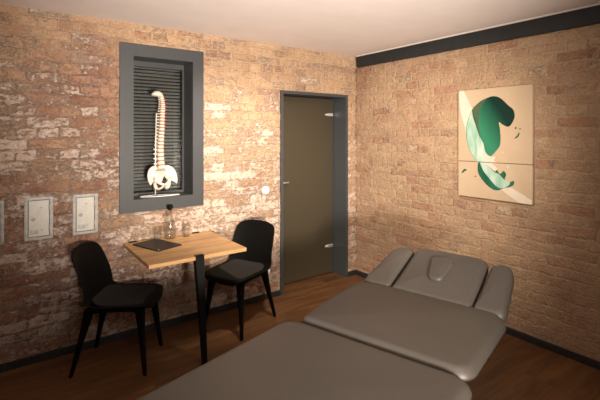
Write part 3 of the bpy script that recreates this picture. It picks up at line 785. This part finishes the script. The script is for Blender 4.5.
# stand: rod up the back and a low wire loop base
rod = [(-.008, .045, .004), (-.008, .045, .25), (-.008, .035, .50), (-.004, .03, .70)]
obj('stand_pole', add_tube(B(), rod, .0055, 10), M_whitesteel, sp, smooth=True)
for zc_ in (.30, .62): obj('pole_clip', add_tube(B(), [(-.008, .040, zc_), (.012, .02, zc_)], .003, 8), M_whitesteel, sp)
base = catloop([(-.140, -.015, .005), (-.04, -.062, .005), (.06, -.066, .005), (.160, -.052, .005), (.150, -.030, .005), (.05, .010, .005), (-.06, .030, .005), (-.125, .015, .005)], 5)
bm = add_tube(B(), base, .0034, 8, closed=True)
add_tube(bm, [(-.008, -.060, .005), (-.008, .048, .005)], .0042, 8)
obj('stand_base', bm, M_whitesteel, sp)

# ------------------------------------------------------------------ treatment couch
ANG = math.radians(14.5); BZ = .714
bd = empty('massage_table', 'wide taupe padded massage table with raised headrest and side wings', 'massage table', (-2.15, -1.81, 0), ANG)
# local frame: +x toward the head, -y across to the near side; w = -y
def L(s, w): return (s, -w)
TH = .052
foot = round_poly([L(.014, -.045), L(-.95, -.045), L(-.95, .835), L(.047, .835)], [.10, .10, .10, .09], 7)
mid = round_poly([L(.026, .0), L(.35, -.048), L(.705, -.048), L(.715, .800), L(.057, .808)], [.04, .2, .14, .13, .08], 7)
obj('foot_cushion', add_cushion(B(), foot, BZ - TH, BZ - .006, .042, .008), M_skai, bd, smooth=True)
obj('seat_cushion', add_cushion(B(), mid, BZ - TH, BZ - .006, .042, .010), M_skai, bd, smooth=True)
tilt = math.radians(24)
MH = Matrix.Translation((.690, 0, BZ + .004)) @ Matrix.Rotation(-tilt, 4, 'Y')
head = round_poly([L(-.03, .160), L(.365, .175), L(.390, .30), L(.390, .52), L(.372, .612), L(-.03, .620)], [.02, .04, .2, .2, .04, .02], 6)
hd = obj('head_cushion', add_cushion(B(), head, -.070, 0, .034, .010, MH), M_skai, bd, smooth=True)
nose = round_poly([L(.095, .345), L(.275, .308), L(.305, .375), L(.280, .450), L(.095, .425)], [.035, .05, .12, .05, .035], 6)
obj('face_plug', add_cushion(B(), nose, -.01, .026, .014, .004, MH), M_skai, hd, smooth=True)
wl = round_poly([L(-.03, -.030), L(-.03, .150), L(.350, .160), L(.372, .120), L(.350, .070), L(.310, .020)], [.04, .02, .03, .05, .05, .08], 6)
wr = round_poly([L(-.03, .622), L(.340, .630), L(.372, .690), L(.360, .732), L(.300, .758), L(-.03, .782)], [.02, .03, .05, .04, .08, .05], 6)
obj('armrest_wing', add_cushion(B(), wl, -.06, -.001, .034, .004, MH), M_skai, bd, smooth=True)
obj('armrest_wing', add_cushion(B(), wr, -.06, -.001, .034, .004, MH), M_skai, bd, smooth=True)
bm = B()
for w in (.24, .46): add_box(bm, (-.88, -w - .02, BZ - TH - .045), (.62, -w + .02, BZ - TH - .002), .003)
for s in (-.86, -.10, .58): add_box(bm, (s - .02, -.46, BZ - TH - .040), (s + .02, -.24, BZ - TH - .004), .003)
add_box(bm, (.56, -.40, BZ - TH - .04), (.74, -.30, BZ - TH - .01), .003, )
obj('steel_frame', bm, M_blacksteel, bd)
bm = B(); add_box(bm, (-.52, -.43, .03), (-.32, -.29, BZ - TH - .04), .01); add_box(bm, (-.20, -.43, .03), (.0, -.29, BZ - TH - .04), .01)
obj('lift_column', bm, M_anth, bd)
obj('base_plate', box((-.68, -.47, 0), (.14, -.26, .035), .008), M_anth, bd)

# ------------------------------------------------------------------ light
def look(o_, tgt):
    d = Vector(tgt) - o_.location; o_.rotation_euler = d.to_track_quat('-Z', 'Y').to_euler()
def area(name, loc, tgt, size, W, col):
    l = bpy.data.lights.new(name, 'AREA'); l.shape = 'DISK'; l.size = size; l.energy = W; l.color = col
    o_ = bpy.data.objects.new(name, l); COL.objects.link(o_); o_.location = loc; look(o_, tgt); return o_
def spot(name, loc, tgt, deg, blend, W, col, r=.05):
    l = bpy.data.lights.new(name, 'SPOT'); l.spot_size = math.radians(deg); l.spot_blend = blend; l.energy = W; l.color = col; l.shadow_soft_size = r
    o_ = bpy.data.objects.new(name, l); COL.objects.link(o_); o_.location = loc; look(o_, tgt); return o_
spot('key_light', (-3.0, -4.4, 1.10), (-1.1, 0, 2.10), 66, 1.0, 1250, (1, .87, .76), .18)  # unseen key light added behind the camera, cone shaped to leave lower walls dark
spot('ceiling_spot_light', (-1.85, -1.55, 2.42), (-1.35, 0, 1.05), 74, 1.0, 215, (1, .86, .71))
spot('ceiling_spot_light', (-2.7, -2.3, 2.40), (0, -.85, 1.12), 56, 1.0, 385, (1, .86, .71), .08)
spot('ceiling_spot_light', (-1.9, -2.9, 2.42), (-1.55, -2.25, .7), 50, 1.0, 26, (1, .84, .68), .08)  # extra unseen spot, added to warm the couch cushions
area('ceiling_fill', (-2.8, -3.6, 1.9), (-2.3, -2.6, 3), 1.0, 17, (1, .88, .80))  # unseen upward fill, added to brighten the ceiling
w = bpy.data.worlds.new('night'); SC.world = w; w.use_nodes = True
w.node_tree.nodes['Background'].inputs[0].default_value = (.25, .26, .26, 1); w.node_tree.nodes['Background'].inputs[1].default_value = .08

vs = SC.view_settings
vs.view_transform = 'Standard'; vs.look = 'None'; vs.gamma = 1; vs.exposure = .22; vs.use_curve_mapping = False

# ------------------------------------------------------------------ groups of like things
for o in SC.objects:
    if o.parent is None and 'category' in o:
        g = {'junction box': 'metal boxes set in the brick wall', 'chair': 'black chairs at the wall table', 'glass': 'tumblers on the wall table', 'painting': 'two canvases of the green painting'}.get(o['category'])
        if g: o['group'] = g
